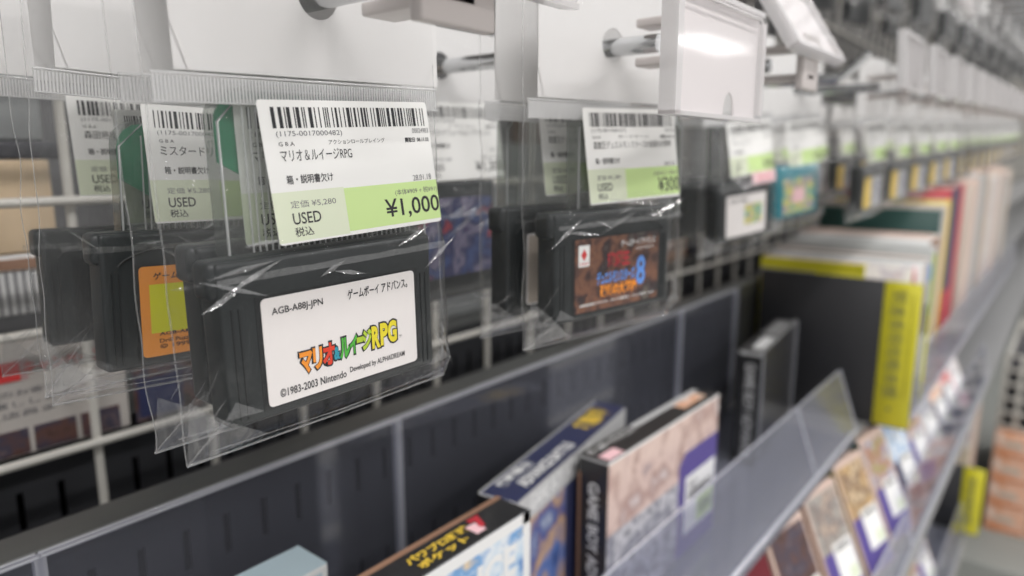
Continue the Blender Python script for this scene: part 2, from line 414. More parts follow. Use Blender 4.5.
# ------------------------------------------------------------------ bags, labels, cartridges, ribbed cases
random.seed(3)
def barcode(mb, x0, x1, z0, z1, o, ux, uy, seed, mat='ink'):
    rn = random.Random(seed); x = x0; unit = (x1 - x0) / 150.
    while x < x1:
        w = unit * rn.choice((1, 1, 2, 3)); w = min(w, x1 - x)
        a = o + ux * x + uy * z0; b = o + ux * (x + w) + uy * z0
        mb.quad(a, b, b + uy * (z1 - z0), a + uy * (z1 - z0), mat); x += w + unit * rn.choice((1, 1, 2, 2, 3))
LW, LH = .0474, .0303
def label_mb(title, genre, price, teika, honzei, code, code2, seed, small=False, grey=False, pale_code=False):
    """price label, local origin at its top left corner; x right, z down the label, front towards -y"""
    mb = MB(); ux = Vector(X3); uy = Vector(Z3)
    W, H = LW, LH
    mb.prism(rrect(W, H, .0008, 3, 0, -H), 0, .00012, 'paper_white', F2)
    q = lambda u0, u1, v0, v1, mat, d: mb.quad(Vector((u0 * W, -d, -v1 * H)), Vector((u1 * W, -d, -v1 * H)), Vector((u1 * W, -d, -v0 * H)), Vector((u0 * W, -d, -v0 * H)), mat)
    G, PG = ('paper_white', 'paper_white') if grey else ('paper_green', 'paper_pale')
    q(.0, .385, .635, .985, PG, .00003); q(.385, 1., .645, .97, G, .00003)
    o = Vector((0, -.00006, 0))
    barcode(mb, .06 * W, .975 * W, -.195 * H, -.05 * H, o, ux, uy, seed)
    T = lambda s, u0, u1, v0, v1, mat='ink', off=0.: mb.text(s, (u0 * W, -.00006, -v1 * H), X3, Z3, (u1 - u0) * W, (v1 - v0) * H, mat, off)
    T('(%s)' % code, .07, .425, .215, .262, 'ink_grey'); T(code2, .875, .99, .212, .252, 'ink_grey')
    T('G B A', .075, .155, .29, .318); T(genre, .34, .68, .283, .318)
    T('買取日', .815, .885, .287, .325, 'ink', .03); T('08.11.02', .90, .985, .29, .322, 'ink', .02)
    T(title[0], .075, title[1], .345, .425)
    T('箱・説明書欠け', .085, .335, .52, .585, 'ink', .012)
    T('28.01.18', .835, .965, .592, .638, 'ink_grey')
    T('定価 ' + teika, .085, .33, .70, .755, 'ink_grey'); T('USED', .085, .235, .785, .868, 'ink', .01)
    T('税込', .085, .185, .888, .955, 'ink', .01)
    T(honzei, .70, .995, .695, .75, 'ink_grey')
    T(price, .622 if len(price) > 4 else .745, .998, .765, .930, 'ink', .012)
    return mb

def film_T(kind): return 'film'
def pouch_mb(hw0, hw1, top, zipz, c0, c1, bot, tf, tb, seed, cw=None, nx=22, nz=44, mat='film'):
    """clear bag. x from hw0 to hw1, hangs from z=top to z=bot, holds something thick between z=c0 and z=c1.
    tf / tb: how far the film stands off in front of / behind the middle plane there"""
    mb = MB(); cx = (hw0 + hw1) / 2; hw = (hw1 - hw0) / 2
    cw = cw or hw * .84
    def prof(z):
        if z > zipz: return .05
        if z > c0: return .05 + .80 * ((zipz - z) / (zipz - c0)) ** 1.15
        if z > c0 - .004: return .85 + .15 * (c0 - z) / .004
        if z > c1: return 1.
        return max(0., ((z - bot) / (c1 - bot))) ** .75
    for sgn, tt in ((-1, tf), (1, tb)):
        vs = []; fs = []
        for j in range(nz + 1):
            z = top + (bot - top) * j / nz
            for i in range(nx + 1):
                s = -1 + 2 * i / nx; ax = abs(s) * hw
                e = 1. if ax < cw else max(0., (hw - ax) / (hw - cw)) ** .7
                th = tt * prof(z) * e
                nn = noise.noise(Vector((s * 3.1 + seed, z * 95, seed * 1.7 + sgn))) * .5 + noise.noise(Vector((s * 7 + z * 160 + seed, z * 60, sgn * 3.))) * .5
                amp = .0011 * min(1., max(0., (zipz - z) / .008)) * (.35 + .65 * e)
                edge = noise.noise(Vector((z * 70, seed, 3. if s > 0 else 9.)))
                xx = cx + s * hw + (edge * .0011 * (1 if z < zipz else 0)) * abs(s) ** 3
                vs.append((xx, sgn * (th + .00025) + (nn * amp if sgn < 0 else -nn * amp) * (1. if abs(s) < .999 else 0), z))
        for j in range(nz):
            for i in range(nx):
                a = j * (nx + 1) + i; f = (a, a + 1, a + nx + 2, a + nx + 1)
                fs.append(f if sgn > 0 else f[::-1])
        mb.add(vs, fs, mat, True)
    # welded edges: thin bright strips down both sides and along the bottom
    for s, xe in ((-1, hw0), (1, hw1)):
        pts = []
        for j in range(nz + 1):
            z = top + (bot - top) * j / nz
            edge = noise.noise(Vector((z * 70, seed, 3. if s > 0 else 9.)))
            pts.append((xe + edge * .0011 * (1 if z < zipz else 0), 0, z))
        mb.tube(pts, .00011, 'film_edge', 5)
    mb.tube([(hw0, 0, bot), (cx, 0, bot - .0003), (hw1, 0, bot)], .00028, 'film_edge', 5)
    mb.tube([(hw0 + .004, -tf * .35, bot + .0026), (cx, -tf * .42, bot + .0020), (hw1 - .003, -tf * .35, bot + .0028)], .00012, 'film_edge', 5)
    # folded ears of film at the two lower corners, facets standing for highlights
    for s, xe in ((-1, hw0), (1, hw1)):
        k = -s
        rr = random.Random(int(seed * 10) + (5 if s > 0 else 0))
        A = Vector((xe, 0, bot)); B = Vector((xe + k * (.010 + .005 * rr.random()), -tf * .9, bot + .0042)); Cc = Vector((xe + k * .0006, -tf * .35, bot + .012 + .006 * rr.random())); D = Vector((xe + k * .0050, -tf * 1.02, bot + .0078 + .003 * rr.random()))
        mb.add([A, B, D, Cc], [(0, 1, 2), (0, 2, 3)], 'film_fold_shine')
        E_ = D + Vector((k * .0085, -.0003, -.0004)); mb.add([D, E_, D + Vector((k * .003, .0006, .0030))], [(0, 1, 2)], 'film_fold_shine')
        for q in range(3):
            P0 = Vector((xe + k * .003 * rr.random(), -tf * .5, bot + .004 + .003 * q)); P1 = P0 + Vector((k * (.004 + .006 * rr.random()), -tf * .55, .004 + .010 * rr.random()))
            Pm = (P0 + P1) / 2 + Vector((0, -.0005, .0006)); mb.add([P0, Pm + Vector((0, 0, .0004)), P1, Pm - Vector((0, 0, .0003))], [(0, 1, 2), (0, 2, 3)], 'film_fold_shine')
        mb.tube([A, D], .0001, 'film_edge', 4)
    # creases over the top of what it holds, extra gloss standing for highlights
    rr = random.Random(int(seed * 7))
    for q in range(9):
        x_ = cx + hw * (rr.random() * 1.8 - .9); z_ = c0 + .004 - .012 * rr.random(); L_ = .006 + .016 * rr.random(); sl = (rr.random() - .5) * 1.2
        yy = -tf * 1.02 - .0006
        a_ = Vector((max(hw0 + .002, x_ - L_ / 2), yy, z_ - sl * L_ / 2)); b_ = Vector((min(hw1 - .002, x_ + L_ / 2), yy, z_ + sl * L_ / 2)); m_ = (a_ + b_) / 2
        mb.add([a_, m_ + Vector((0, -.0004, -.0005)), b_, m_ + Vector((0, .0002, .0006))], [(0, 1, 2), (0, 2, 3)], 'film_fold_shine')
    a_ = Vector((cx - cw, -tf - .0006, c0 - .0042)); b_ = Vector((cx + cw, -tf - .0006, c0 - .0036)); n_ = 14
    mb.add([a_.lerp(b_, q / n_) + Vector((0, 0, .0011 + .0004 * rr.random())) for q in range(n_ + 1)] + [a_.lerp(b_, q / n_) - Vector((0, .0002, .0001)) for q in range(n_ + 1)], [(q + n_ + 1, q + n_ + 2, q + 1, q) for q in range(n_)], 'film_fold_shine', True)
    return mb
def zip_mb(x0, x1, z0, z1, y, pitch=.00074, mat=('zip_film', 'zip_rib')):
    mb = MB(); n = int((x1 - x0) / pitch); vs = []; fs = []
    mb.box((x0, y, z0), (x1, y + .0001, z1), mat[0])
    for i in range(n):
        x = x0 + (i + .5) * pitch
        mb.prism([(x - .0002, z0 + .0004), (x + .0002, z0 + .0004), (x + .0002, z1 - .0008), (x - .0002, z1 - .0008)], y - .0004, y - .0001, mat[1], F2)
    mb.tube([(x0, y - .0002, z1 - .0003), (x1, y - .0002, z1 - .0003)], .00022, mat[1], 5)
    mb.tube([(x0, y - .0002, z0 + .0002), (x1, y - .0002, z0 + .0002)], .0002, mat[1], 5)
    return mb
def header_mb(x0, x1, z0, z1):
    mb = MB()
    # card with a round hole for the hook
    hx, hzz, r = 0., .0003, .0052
    ring = [(hx + r * math.cos(2 * math.pi * k / 24), hzz + r * math.sin(2 * math.pi * k / 24)) for k in range(24)]
    out = []
    for k in range(24):
        a = 2 * math.pi * k / 24; c, s_ = math.cos(a), math.sin(a)
        tx = ((x1 - hx) / c if c > 1e-6 else (x0 - hx) / c if c < -1e-6 else 1e9); tz = ((z1 - hzz) / s_ if s_ > 1e-6 else (z0 - hzz) / s_ if s_ < -1e-6 else 1e9)
        t = min(tx, tz); out.append((hx + t * c, hzz + t * s_))
    for k in range(24):
        k2 = (k + 1) % 24
        for y, fl in ((-.0002, 0), (.0002, 1)):
            q = [(ring[k][0], y, ring[k][1]), (out[k][0], y, out[k][1]), (out[k2][0], y, out[k2][1]), (ring[k2][0], y, ring[k2][1])]
            mb.add(q if not fl else q[::-1], [(0, 1, 2, 3)], 'card_white')
    for cx_, cz_ in ((x0, z0), (x1, z0), (x1, z1), (x0, z1)):     # corner triangles left by the fan
        pass
    for (ca, cb, cc) in _corner_tris(out, x0, x1, z0, z1): mb.add([(ca[0], 0, ca[1]), (cb[0], 0, cb[1]), (cc[0], 0, cc[1])], [(0, 1, 2)], 'card_white')
    return mb
def _corner_tris(out, x0, x1, z0, z1):
    r = []
    for k in range(len(out)):
        a, b = out[k], out[(k + 1) % len(out)]
        on = lambda p: ('x0' if abs(p[0] - x0) < 1e-7 else 'x1' if abs(p[0] - x1) < 1e-7 else '', 'z0' if abs(p[1] - z0) < 1e-7 else 'z1' if abs(p[1] - z1) < 1e-7 else '')
        pa, pb = on(a), on(b)
        xs = pa[0] or pb[0]; zs = pa[1] or pb[1]
        if xs and zs and not (pa[0] and pb[0]) and not (pa[1] and pb[1]):
            r.append((a, (x0 if xs == 'x0' else x1, z0 if zs == 'z0' else z1), b))
    return r

def cart_shell(mat='cart_dark', W=.060, H=.035, D=.0082, edge='cart_edge', arch=True):
    """advance cartridge: origin at the middle of the front face's bottom edge; head wider than body"""
    mb = MB(); hw = W / 2
    mb.rbox((-hw + .0014, 0, 0), (hw - .0014, D, H - .0004), mat, .0011, 3)
    mb.rbox((-hw, .0009, H - .0082), (hw, D + .0004, H), mat, .0022, 4)
    for s in (-1, 1):
        for k in range(2): mb.box((s * (hw - .0036 - .0016 * k) - .0002, -.0002, .0015), (s * (hw - .0036 - .0016 * k) + .0002, .0004, H - .010), edge)
    pts = []
    for k in range(13):
        a = R(8 + 164 * k / 12); pts.append((math.cos(a) * .0250, -.0001, .0258 + math.sin(a) * .0062))
    if arch: mb.tube(pts, .0003, edge, 6)
    mb.box((-.0212, -.00009, .0018), (.0236, .0004, .0268), edge)
    return mb
def stick_base(mat, w=.0425, h=.0237, r=.0011):
    mb = MB(); mb.prism(rrect(w, h, r, 4, -w / 2, 0), -.00022, -.0001, mat, F2); return mb
def fx(mb, w, h, d=.0003):
    """text / quad writers in fractions of the sticker, v measured down from its top"""
    def T(s, u0, u1, v0, v1, mat='ink', off=0., dd=0.): mb.text(s, (-w / 2 + u0 * w, -d - dd, h - v1 * h), X3, Z3, (u1 - u0) * w, (v1 - v0) * h, mat, off)
    def Q(u0, u1, v0, v1, mat, dd=-.00004):
        y = -d - dd
        mb.quad((-w / 2 + u0 * w, y, h - v1 * h), (-w / 2 + u1 * w, y, h - v1 * h), (-w / 2 + u1 * w, y, h - v0 * h), (-w / 2 + u0 * w, y, h - v0 * h), mat)
    return T, Q
def rotword(mb, chars, w, h, d=.0003):
    """lettering of a logo: every glyph at its own place, a dark rim under a coloured face"""
    for s, u, v, su, sv, mat in chars:
        x = -w / 2 + u * w; z = h - (v + sv) * h; W_ = su * w; H_ = sv * h; e = .00042
        mb.text(s, (x - e, -d, z - e), X3, Z3, W_ + 2 * e, H_ + 2 * e, 'ink', .085)
        mb.text(s, (x, -d - .00005, z), X3, Z3, W_, H_, mat, .05)
def sticker_main():
    w, h = .0425, .0237; mb = stick_base('sticker_white', w, h); T, Q = fx(mb, w, h)
    T('AGB-A88J-JPN', .055, .355, .095, .178, 'ink', .014); T('ゲームボーイ アドバンス。', .515, .945, .065, .168, 'ink', .018)
    rotword(mb, [('マ', .190, .565, .078, .215, 'logo_orange'), ('リ', .270, .555, .058, .215, 'logo_orange'), ('オ', .330, .540, .078, .22, 'logo_red'),
                 ('&', .402, .60, .040, .13, 'logo_blue'), ('ル', .440, .53, .068, .21, 'logo_green'), ('イ', .508, .525, .052, .195, 'logo_green'),
                 ('ー', .556, .565, .042, .06, 'logo_lime'), ('ジ', .592, .505, .070, .21, 'logo_lime'),
                 ('R', .662, .495, .060, .235, 'logo_yellow'), ('P', .724, .485, .056, .235, 'logo_yellow'), ('G', .780, .480, .066, .235, 'logo_yellow')], w, h)
    T('TM', .862, .884, .66, .69, 'ink_grey')
    T('©1983-2003 Nintendo', .065, .475, .855, .935, 'ink', .012); T('Developed by ALPHADREAM', .50, .90, .845, .918, 'ink', .012)
    return mb
def sticker_duel():
    w, h = .0425, .0237; mb = stick_base('art_dark', w, h, .0006); T, Q = fx(mb, w, h)
    Q(.035, .155, .08, .37, 'white_ink'); mb.text('◆', (-w / 2 + .062 * w, -.00032, h - .29 * h), X3, Z3, .065 * w, .16 * h, 'ink_red'); T('KONAMI', .05, .14, .31, .35, 'ink_red')
    T('ゲームボーイ アドバンス', .52, .95, .07, .17, 'white_ink', .02); T('AGB-AY8J-JPN', .70, .93, .20, .245, 'white_ink')
    T('遊戯王', .36, .63, .22, .45, 'red', .05); T('デュエルモンスターズ', .24, .70, .47, .66, 'ink_blue', .05); T('8', .715, .83, .33, .76, 'ink_blue', .03)
    T('破滅の大邪神', .28, .72, .66, .84, 'logo_orange', .05)
    T('©高橋和希 スタジオ・ダイス/集英社・テレビ東京・NAS', .05, .95, .88, .925, 'white_ink', .01)
    return mb
def sticker_driller():
    w, h = .0425, .0237; mb = stick_base('sticker_orange', w, h); T, Q = fx(mb, w, h)
    Q(.055, .60, .20, .74, 'sticker_lime'); Q(.30, .95, .30, .55, 'art_lime')
    T('ゲームボーイ アドバンス', .08, .66, .07, .15, 'ink', .02); T('AGB-AMDJ-JPN', .10, .45, .735, .785, 'ink', .02)
    T('Drill Puzzle Action', .10, .45, .81, .855, 'ink', .01); T('© 1999 2001', .10, .42, .87, .92, 'ink', .01)
    return mb
def sticker_plain(mat, mats, txt):
    w, h = .0425, .0237; mb = stick_base(mat, w, h); T, Q = fx(mb, w, h)
    for (u0, u1, v0, v1, mm) in mats: Q(u0, u1, v0, v1, mm)
    if txt: T(txt, .06, .5, .08, .2, 'ink' if mat == 'sticker_white' else 'white_ink', .01)
    return mb
def case_mb(W=.056, H=.040, ribs=True):
    """clear ribbed cartridge case standing behind the label; origin bottom middle of its front"""
    mb = MB(); hw = W / 2
    mb.prism(rrect(W, H, .0065, 5, -hw, 0), 0, .0045, 'case_film', F2)
    n = 30
    for k in range(n):
        x = -hw + .006 + (W - .012) * k / (n - 1)
        mb.box((x - .00014, -.0004, .004), (x + .00014, 0, H - .004), 'case_rib')
    mb.tube([(-hw + .0005, -.0002, .002), (-hw + .0005, -.0002, H - .007), (-hw + .007, -.0002, H - .0005), (hw - .007, -.0002, H - .0005), (hw - .0005, -.0002, H - .007), (hw - .0005, -.0002, .002)], .0003, 'case_rib', 5)
    return mb
def green_mb(W=.056, H=.040):
    mb = MB(); hw = W / 2 - .0008
    pts = [(-hw, H - .0150), (-hw + .006, H - .0185), (-hw + .012, H - .0225), (hw * .3, H - .0225), (hw * .3, H - .001)] + [(-hw + .0062 - .0062 * math.sin(R(a)), H - .001 - .0062 + .0062 * math.cos(R(a))) for a in (0, 20, 45, 70, 90)]
    mb.prism(pts, .0015, .0021, 'green_card', F2)
    mb.prism(rrect(.0085, .0050, .0006, 3, -.0035, .0008), .0002, .0006, 'green_card', F2)
    return mb

# ---- one hanging bag; all local to the hook hole
def make_bag(label, loc, rot, title, genre, price, teika, honzei, code, code2, seed, group=None, far=False, mats=None, dz=0., top=.027, hb=-.0175, tagpink=False, lab=True, hdr=True, tf=.0088, tb=.0045, lo=(0, 0)):
    t = thing('hanging_bag', label, 'bag', loc, rot, group)
    pouch_mb(-.0395, .0345, top, -.0185, -.0545 + dz, -.0895 + dz, -.0965 + dz, tf, tb, seed, nx=14 if far else 22, nz=24 if far else 44, mat='film_far' if far else 'film').build('pouch', t)
    if hdr: header_mb(-.0335, .0360, hb, top - .001).build('header_card', t)
    if hb == -.0175: zip_mb(-.0385, .0345, -.0238, -.0180, -.0009, .0020 if far else .00074).build('zip_strip', t)
    if lab:
        o = label_mb(title, genre, price, teika, honzei, code, code2, seed, grey=(seed == 23)).build('price_label', t)
        o.location = (-.0188 + lo[0], -.0030, -.0227 + lo[1]); o.rotation_euler = (R(-7.0), R(-1.2), 0)
        if tagpink:
            mb = MB().box((.022, -.0001, -.0365), (.0479, 0, -.0295), 'label_pink').text('セール', (.027, -.0003, -.0345), X3, Z3, .014, .003, 'ink_red')
            p = mb.build('sale_tag', t); p.location = o.location; p.rotation_euler = o.rotation_euler
    return t
CART_DEF = {}
def local_to_world(loc, rot, p):
    from mathutils import Euler
    return Vector(loc) + Euler(rot).to_matrix() @ Vector(p)
def make_cart(label, bagloc, bagrot, sticker, mat='cart_dark', off=(-.0040, -.0068, -.0893), group=None, W=.060, arch=True):
    t = thing('game_cartridge', label, 'game cartridge', local_to_world(bagloc, bagrot, off), bagrot, group)
    cart_shell(mat, W=W, edge='cart_edge' if mat == 'cart_dark' else mat, arch=arch).build('shell', t)
    if sticker is not None:
        s = sticker.build('sticker', t); s.location = (.0012, 0, .0024)
    return t
def make_case(label, bagloc, bagrot, green, off=(.0012, -.0005, -.0602), group=None, inner=None):
    t = thing('cartridge_case', label, 'plastic case', local_to_world(bagloc, bagrot, off), bagrot, group)
    case_mb().build('ribbed_shell', t)
    if green: green_mb().build('green_insert', t)
    if inner:
        o = label_mb(*inner).build('inner_label', t); o.location = (-.0232, .0009, .0376); o.rotation_euler = (R(-.5), 0, 0)
    return t
# first hook: five bags one behind the other
H0 = HX[0]; Z0 = hz(H0)
rot0 = (0, R(-1.3), R(-1.0))
B0 = (H0, .136, Z0)
make_bag('clear hanging bag with the sharp ¥1,000 price label, nearest on the first hook', B0, rot0, ('マリオ＆ルイージRPG', .465), 'アクションロールプレイング', '¥1,000', '¥5,280', '(本体¥909 + 税¥91)', '1175-0017000482', '00024983', 11, tf=.0078)
make_cart('black cartridge with white sticker and colourful rounded logo in the sharp ¥1,000 bag', B0, rot0, sticker_main(), arch=False)
make_case('clear ribbed case with green insert behind the ¥1,000 label', B0, rot0, True, inner=(('マリオ＆ルイージRPG', .465), 'アクションロールプレイング', '¥1,280', '¥5,280', '(本体¥1,164 + 税¥116)', '1175-0017000482', '00024983', 11))
rotA = (0, R(-.8), R(-.6)); BA = (H0 - .0006, .1475, Z0)
make_bag('clear hanging bag close behind the ¥1,000 bag, its cartridge shoulder showing', BA, rotA, ('', .3), '', '', '', '', '', '', 12, lab=False)
make_cart('black cartridge close behind the one with the white sticker, only its shoulder showing', BA, rotA, None, off=(-.0008, -.0068, -.0875))
BBp = (H0 - .0004, .1895, Z0 + .0022); rotB = (0, R(2.2), R(-1.5))
make_bag('clear hanging bag with puzzle title label holding the orange stickered cartridge', BBp, rotB, ('ミスタードリラーA', .52), 'パズルアクション', '¥700', '¥5,280', '(本体¥637 + 税¥63)', '1175-0017000455', '00024951', 14, lo=(.0026, -.0016), dz=-.002)
make_cart('black cartridge with orange and lime sticker behind the ¥1,000 bag', BBp, rotB, sticker_driller(), off=(-.0004, -.0068, -.0913))
make_case('clear ribbed case with green corner behind the puzzle title label', BBp, rotB, True, off=(.0065, -.0005, -.0682), inner=None)
BC = (H0 - .001, .2030, Z0); rotC = (0, R(.6), 0)
make_bag('clear hanging bag behind the orange stickered cartridge, a label sliver showing', BC, rotC, ('ロックマン', .34), 'アクション', '¥880', '¥4,800', '(本体¥800 + 税¥80)', '1175-0017000431', '00024920', 15, tf=.0035, tb=.003, hb=-.0165, lo=(.0008, 0))
BD = (H0 + .0018, .2400, Z0 + .005); rotD = (0, R(1.5), R(-2))
make_bag('clear hanging bag with shogi title label, last on the first hook', BD, rotD, ('森田将棋あどばんす', .52), 'テーブル', '¥500', '¥1,980', '(本体¥455 + 税¥45)', '1175-0017000404', '00024888', 16, dz=-.008, lo=(.0012, .0007))
make_cart('black cartridge with no sticker in view in the last bag of the first hook', BD, rotD, None, off=(.0005, -.0068, -.0965))
# second hook
H1 = HX[1]; Z1 = hz(H1)
rotF = (R(0), R(-.4), R(-9.5)); BF = (H1 - .0005, .1235, Z1 + .0005)
make_bag('clear hanging bag with the ¥300 price label, nearest on the second hook', BF, rotF, ('遊戯王デュエルモンスターズ8 破滅の大邪神', .93), 'カードゲーム', '¥300', '¥5,280', '(本体¥273 + 税¥27)', '1175-0017000327', '00024661', 21, dz=.002, lo=(.0015, .0026))
make_cart('black cartridge with dark picture sticker and blue numeral in the ¥300 bag', BF, rotF, sticker_duel(), off=(-.0038, -.0068, -.0868))
make_case('clear ribbed case without insert behind the ¥300 label', BF, rotF, False, off=(.0115, -.0005, -.0590))
rotG = (0, R(.5), R(-8)); BG = (H1 + .001, .1420, Z1)
make_bag('clear hanging bag directly behind the ¥300 bag with matching card game label', BG, rotG, ('遊戯王デュエルモンスターズ7 決闘都市伝説', .93), 'カードゲーム', '¥300', '¥5,280', '(本体¥273 + 税¥27)', '1175-0017000319', '00024655', 22, dz=.003, lo=(.0015, .005))
make_case('clear ribbed case leaning out beside the card game label behind the ¥300 bag', BG, rotG, False, off=(.0035, .0045, -.0590))
make_cart('black cartridge behind the ¥300 cartridge with its tan sticker edge showing', BG, rotG, sticker_plain('sticker_white', [(.02, .98, .03, .97, 'beige'), (.35, .8, .2, .8, 'art_red')], None), off=(-.0055, -.0068, -.0858))
BH = (H1 - .001, .2010, Z1 + .0); rotH = (0, R(-.3), 0)
make_bag('clear hanging bag with the ¥1,300 label and bright white header', BH, rotH, ('メトロイドフュージョン アドバンス', .86), 'アクション', '¥1,300', '¥5,280', '(本体¥1,182 + 税¥118)', '1175-0017000288', '00024610', 23, top=.016, hb=-.0150, lo=(.002, .0085))
t = thing('game_cartridge', 'black cartridge with large blue and orange picture sticker below the ¥1,300 label', 'game cartridge', local_to_world(BH, rotH, (-.0035, -.0062, -.0885)), rotH)
mb = MB().rbox((-.0285, 0, -.003), (.0285, .0078, .0440), 'cart_dark', .0014)
for k in range(4): mb.box((-.0275, -.0003, .002 + .002 * k), (.0275, .0004, .0027 + .002 * k), 'cart_edge')
mb.build('shell', t)
mb = MB(); mb.prism(rrect(.043, .0315, .0016, 4, -.0175, .0062), -.0006, -.0004, 'art_fire', F2); mb.build('sticker', t)
BI = (H1, .2480, Z1); rotI = (0, R(1), R(2))
make_bag('clear hanging bag deepest on the second hook, hanging low', BI, rotI, ('', .3), '', '', '', '', '', '', 25, lab=False, dz=-.018)
make_cart('black cartridge with dark blue sticker hanging lowest on the second hook', BI, rotI, sticker_plain('navy', [(.5, .95, .1, .6, 'art_fire'), (.05, .4, .1, .5, 'lt_grey_ink')], None), off=(-.004, -.0068, -.1075))
# fourth hook: grey cartridge; fifth hook: teal cartridge
H3 = HX[3]; Z3_ = hz(H3)
rot3 = (0, R(-3.5), R(-10)); B3 = (H3 - .005, .158, Z3_ + .001)
make_bag('clear hanging bag with green label and pink sale tag beside the teal cartridge', B3, rot3, ('ファミコンミニ', .50), 'アクション', '¥780', '¥2,000', '(本体¥710 + 税¥70)', '1175-0017000211', '00024502', 31, tagpink=True)
make_cart('dark grey cartridge with white sticker and small colour picture under the pink sale tag', B3, rot3, sticker_plain('sticker_white', [(.45, .9, .25, .75, 'art_lime')], 'AGB-FSMJ'), off=(-.003, -.0068, -.0893))
make_case('clear ribbed case behind the label with the pink sale tag', B3, rot3, False)
B3b = (H3 - .004, .19, Z3_); rot3b = (0, R(-2), R(-4))
make_bag('clear hanging bag behind the one with the pink sale tag', B3b, rot3b, ('', .3), '', '', '', '', '', '', 32, lab=False)
make_cart('black cartridge in the bag behind the pink sale tag', B3b, rot3b, None)
make_case('clear ribbed case in the bag behind the pink sale tag', B3b, rot3b, False)
H4 = HX[4]; Z4 = hz(H4)
rot4 = (0, R(-4), R(-10)); B4 = (H4 - .007, .158, Z4 + .002)
make_bag('clear hanging bag with green label above the teal cartridge', B4, rot4, ('星のピンボール', .50), 'アクション', '¥500', '¥4,800', '(本体¥455 + 税¥45)', '1175-0017000180', '00024433', 33)
make_cart('teal cartridge with lime picture sticker in a clear bag', B4, rot4, sticker_plain('art_lime', [(.3, .7, .3, .7, 'label_pink')], None), 'cart_teal', off=(-.006, -.0068, -.0860))
# the receding row: two bags a hook, some with tall yellow stickers
far_bag = far_cart = far_strip = None
GRB = 'bags of the receding row'; GRC = 'cartridges of the receding row'
lb = 'clear hanging bag with white header and small green label in the blurred receding row'
lc = 'black cartridge in a clear bag of the blurred receding row'
for k in range(5, len(HX)):
    for j, y in enumerate((.134, .205)):
        x = HX[k]; L = (x - .004, y, hz(x) + .001); rt = (0, R(-2.5 + (k * 37 + j * 11) % 5), R(-8 + (k * 53 + j * 29) % 9))
        if far_bag is None:
            far_bag = make_bag(lb, L, rt, ('ドラゴン物語', .45), 'ロールプレイング', '¥580', '¥4,800', '(本体¥528 + 税¥52)', '1175-0017000100', '00024300', 41, GRB, far=True)
            far_cart = make_cart(lc, L, rt, sticker_plain('lt_grey_ink', [(.0, .40, .0, 1., 'gold'), (.45, .98, .1, .9, 'art_grey')], None), group=GRC)
        else:
            dup(far_bag, L, rt); dup(far_cart, local_to_world(L, rt, (-.0040, -.0068, -.0893)), rt)
# upper row: only the lower ends of these bags reach into the picture
GU = 'bags of the upper row'; GUC = 'cartridges of the upper row'
ZU = .2080
up_hook = up_cart = up_bag = None
for k in range(0, 26):
    x = .36 + .068 * k + .0012 * k * k; zz = ZU + .045 * (x - .3); L = (x, .17 + .05 * (k % 2), zz); rt = (0, R((k * 31) % 5 - 2), R(-8 + (k * 17) % 7))
    if up_bag is None: up_bag = make_bag('clear hanging bag of the blurred upper row, its lower end in view', L, rt, ('', .3), '', '', '', '', '', '', 42, GU, far=True, lab=False, hb=-.0165)
    else: dup(up_bag, L, rt)
    if up_cart is None: up_cart = make_cart('black cartridge in a bag of the blurred upper row', L, rt, None, group=GUC)
    else: dup(up_cart, local_to_world(L, rt, (-.0040, -.0068, -.0893)), rt)
    if up_hook is None: up_hook = make_hook(x, zz, 'chrome hook of the upper row, mostly above the picture', True, group='hooks of the upper row')
    else: dup(up_hook, (x, .31, zz), None)
o = make_hook(.70, .150, 'chrome hook with bright holder hanging down among the upper row', False, (.0, -.034, R(0)))

# ------------------------------------------------------------------ clear trays on the shelf
def tray(label, x0, x1, back=True, lip=True, endr=False, rim=-.1185, lipy=(.1395, .1225), lipz=(-.1770, -.2250), joint=None):
    t = thing('acrylic_tray', label, 'tray', (x0, .12, FLZ))
    oz = FLZ; oy = .12
    mb = MB().box((0, .111, .0005), (x1 - x0, .1128, rim - oz), 'acrylic')
    mb.tube([(0, .1108, rim - oz), (x1 - x0, .1108, rim - oz)], .0006, 'acrylic_edge', 6); mb.tube([(0, .1134, rim - oz), (x1 - x0, .1134, rim - oz)], .0006, 'acrylic_edge', 6)
    for xx in (0, x1 - x0): mb.box((xx - .0012, .1104, .001), (xx + .0012, .1134, rim - oz), 'acrylic_edge')
    mb.build('back_wall', t)
    mb = MB(); a, b = lipy; c, d = lipz
    P = [(0, b - oy, d - oz), (x1 - x0, b - oy, d - oz), (x1 - x0, a - oy, c - oz), (0, a - oy, c - oz)]
    mb.add(P + [(p[0], p[1] + .0016, p[2]) for p in P], [(0, 1, 2, 3), (7, 6, 5, 4), (0, 4, 5, 1), (1, 5, 6, 2), (2, 6, 7, 3), (3, 7, 4, 0)], 'acrylic_lip')
    mb.tube([P[0], P[1]], .0016, 'acrylic_edge', 6); mb.tube([P[3], P[2]], .0006, 'acrylic_edge', 6); mb.tube([P[1], P[2]], .0007, 'acrylic_edge', 6)
    if joint:
        f = joint - x0; mb.tube([(f, b - oy - .0006, d - oz), (f, a - oy - .0006, c - oz)], .0006, 'acrylic_edge', 6)
    mb.build('front_lip', t)
    MB().box((0, b - oy, .0003), (x1 - x0, .111, .0015), 'acrylic').build('floor_plate', t)
    return t
tray('clear tray whose rim starts at the left, behind the pale blue box', -.20, .0600)
tray('clear tray in front of the slotted panel below the ¥1,000 bag', .0608, .2035)
tray('clear tray holding the box with the purple corner', .2045, .4985)
tray('clear tray whose lip ends before the black divider', .4995, .6130)
tray('long clear tray holding the books past the divider', .6900, 1.9, lipy=(.100, .094), lipz=(-.184, -.232))

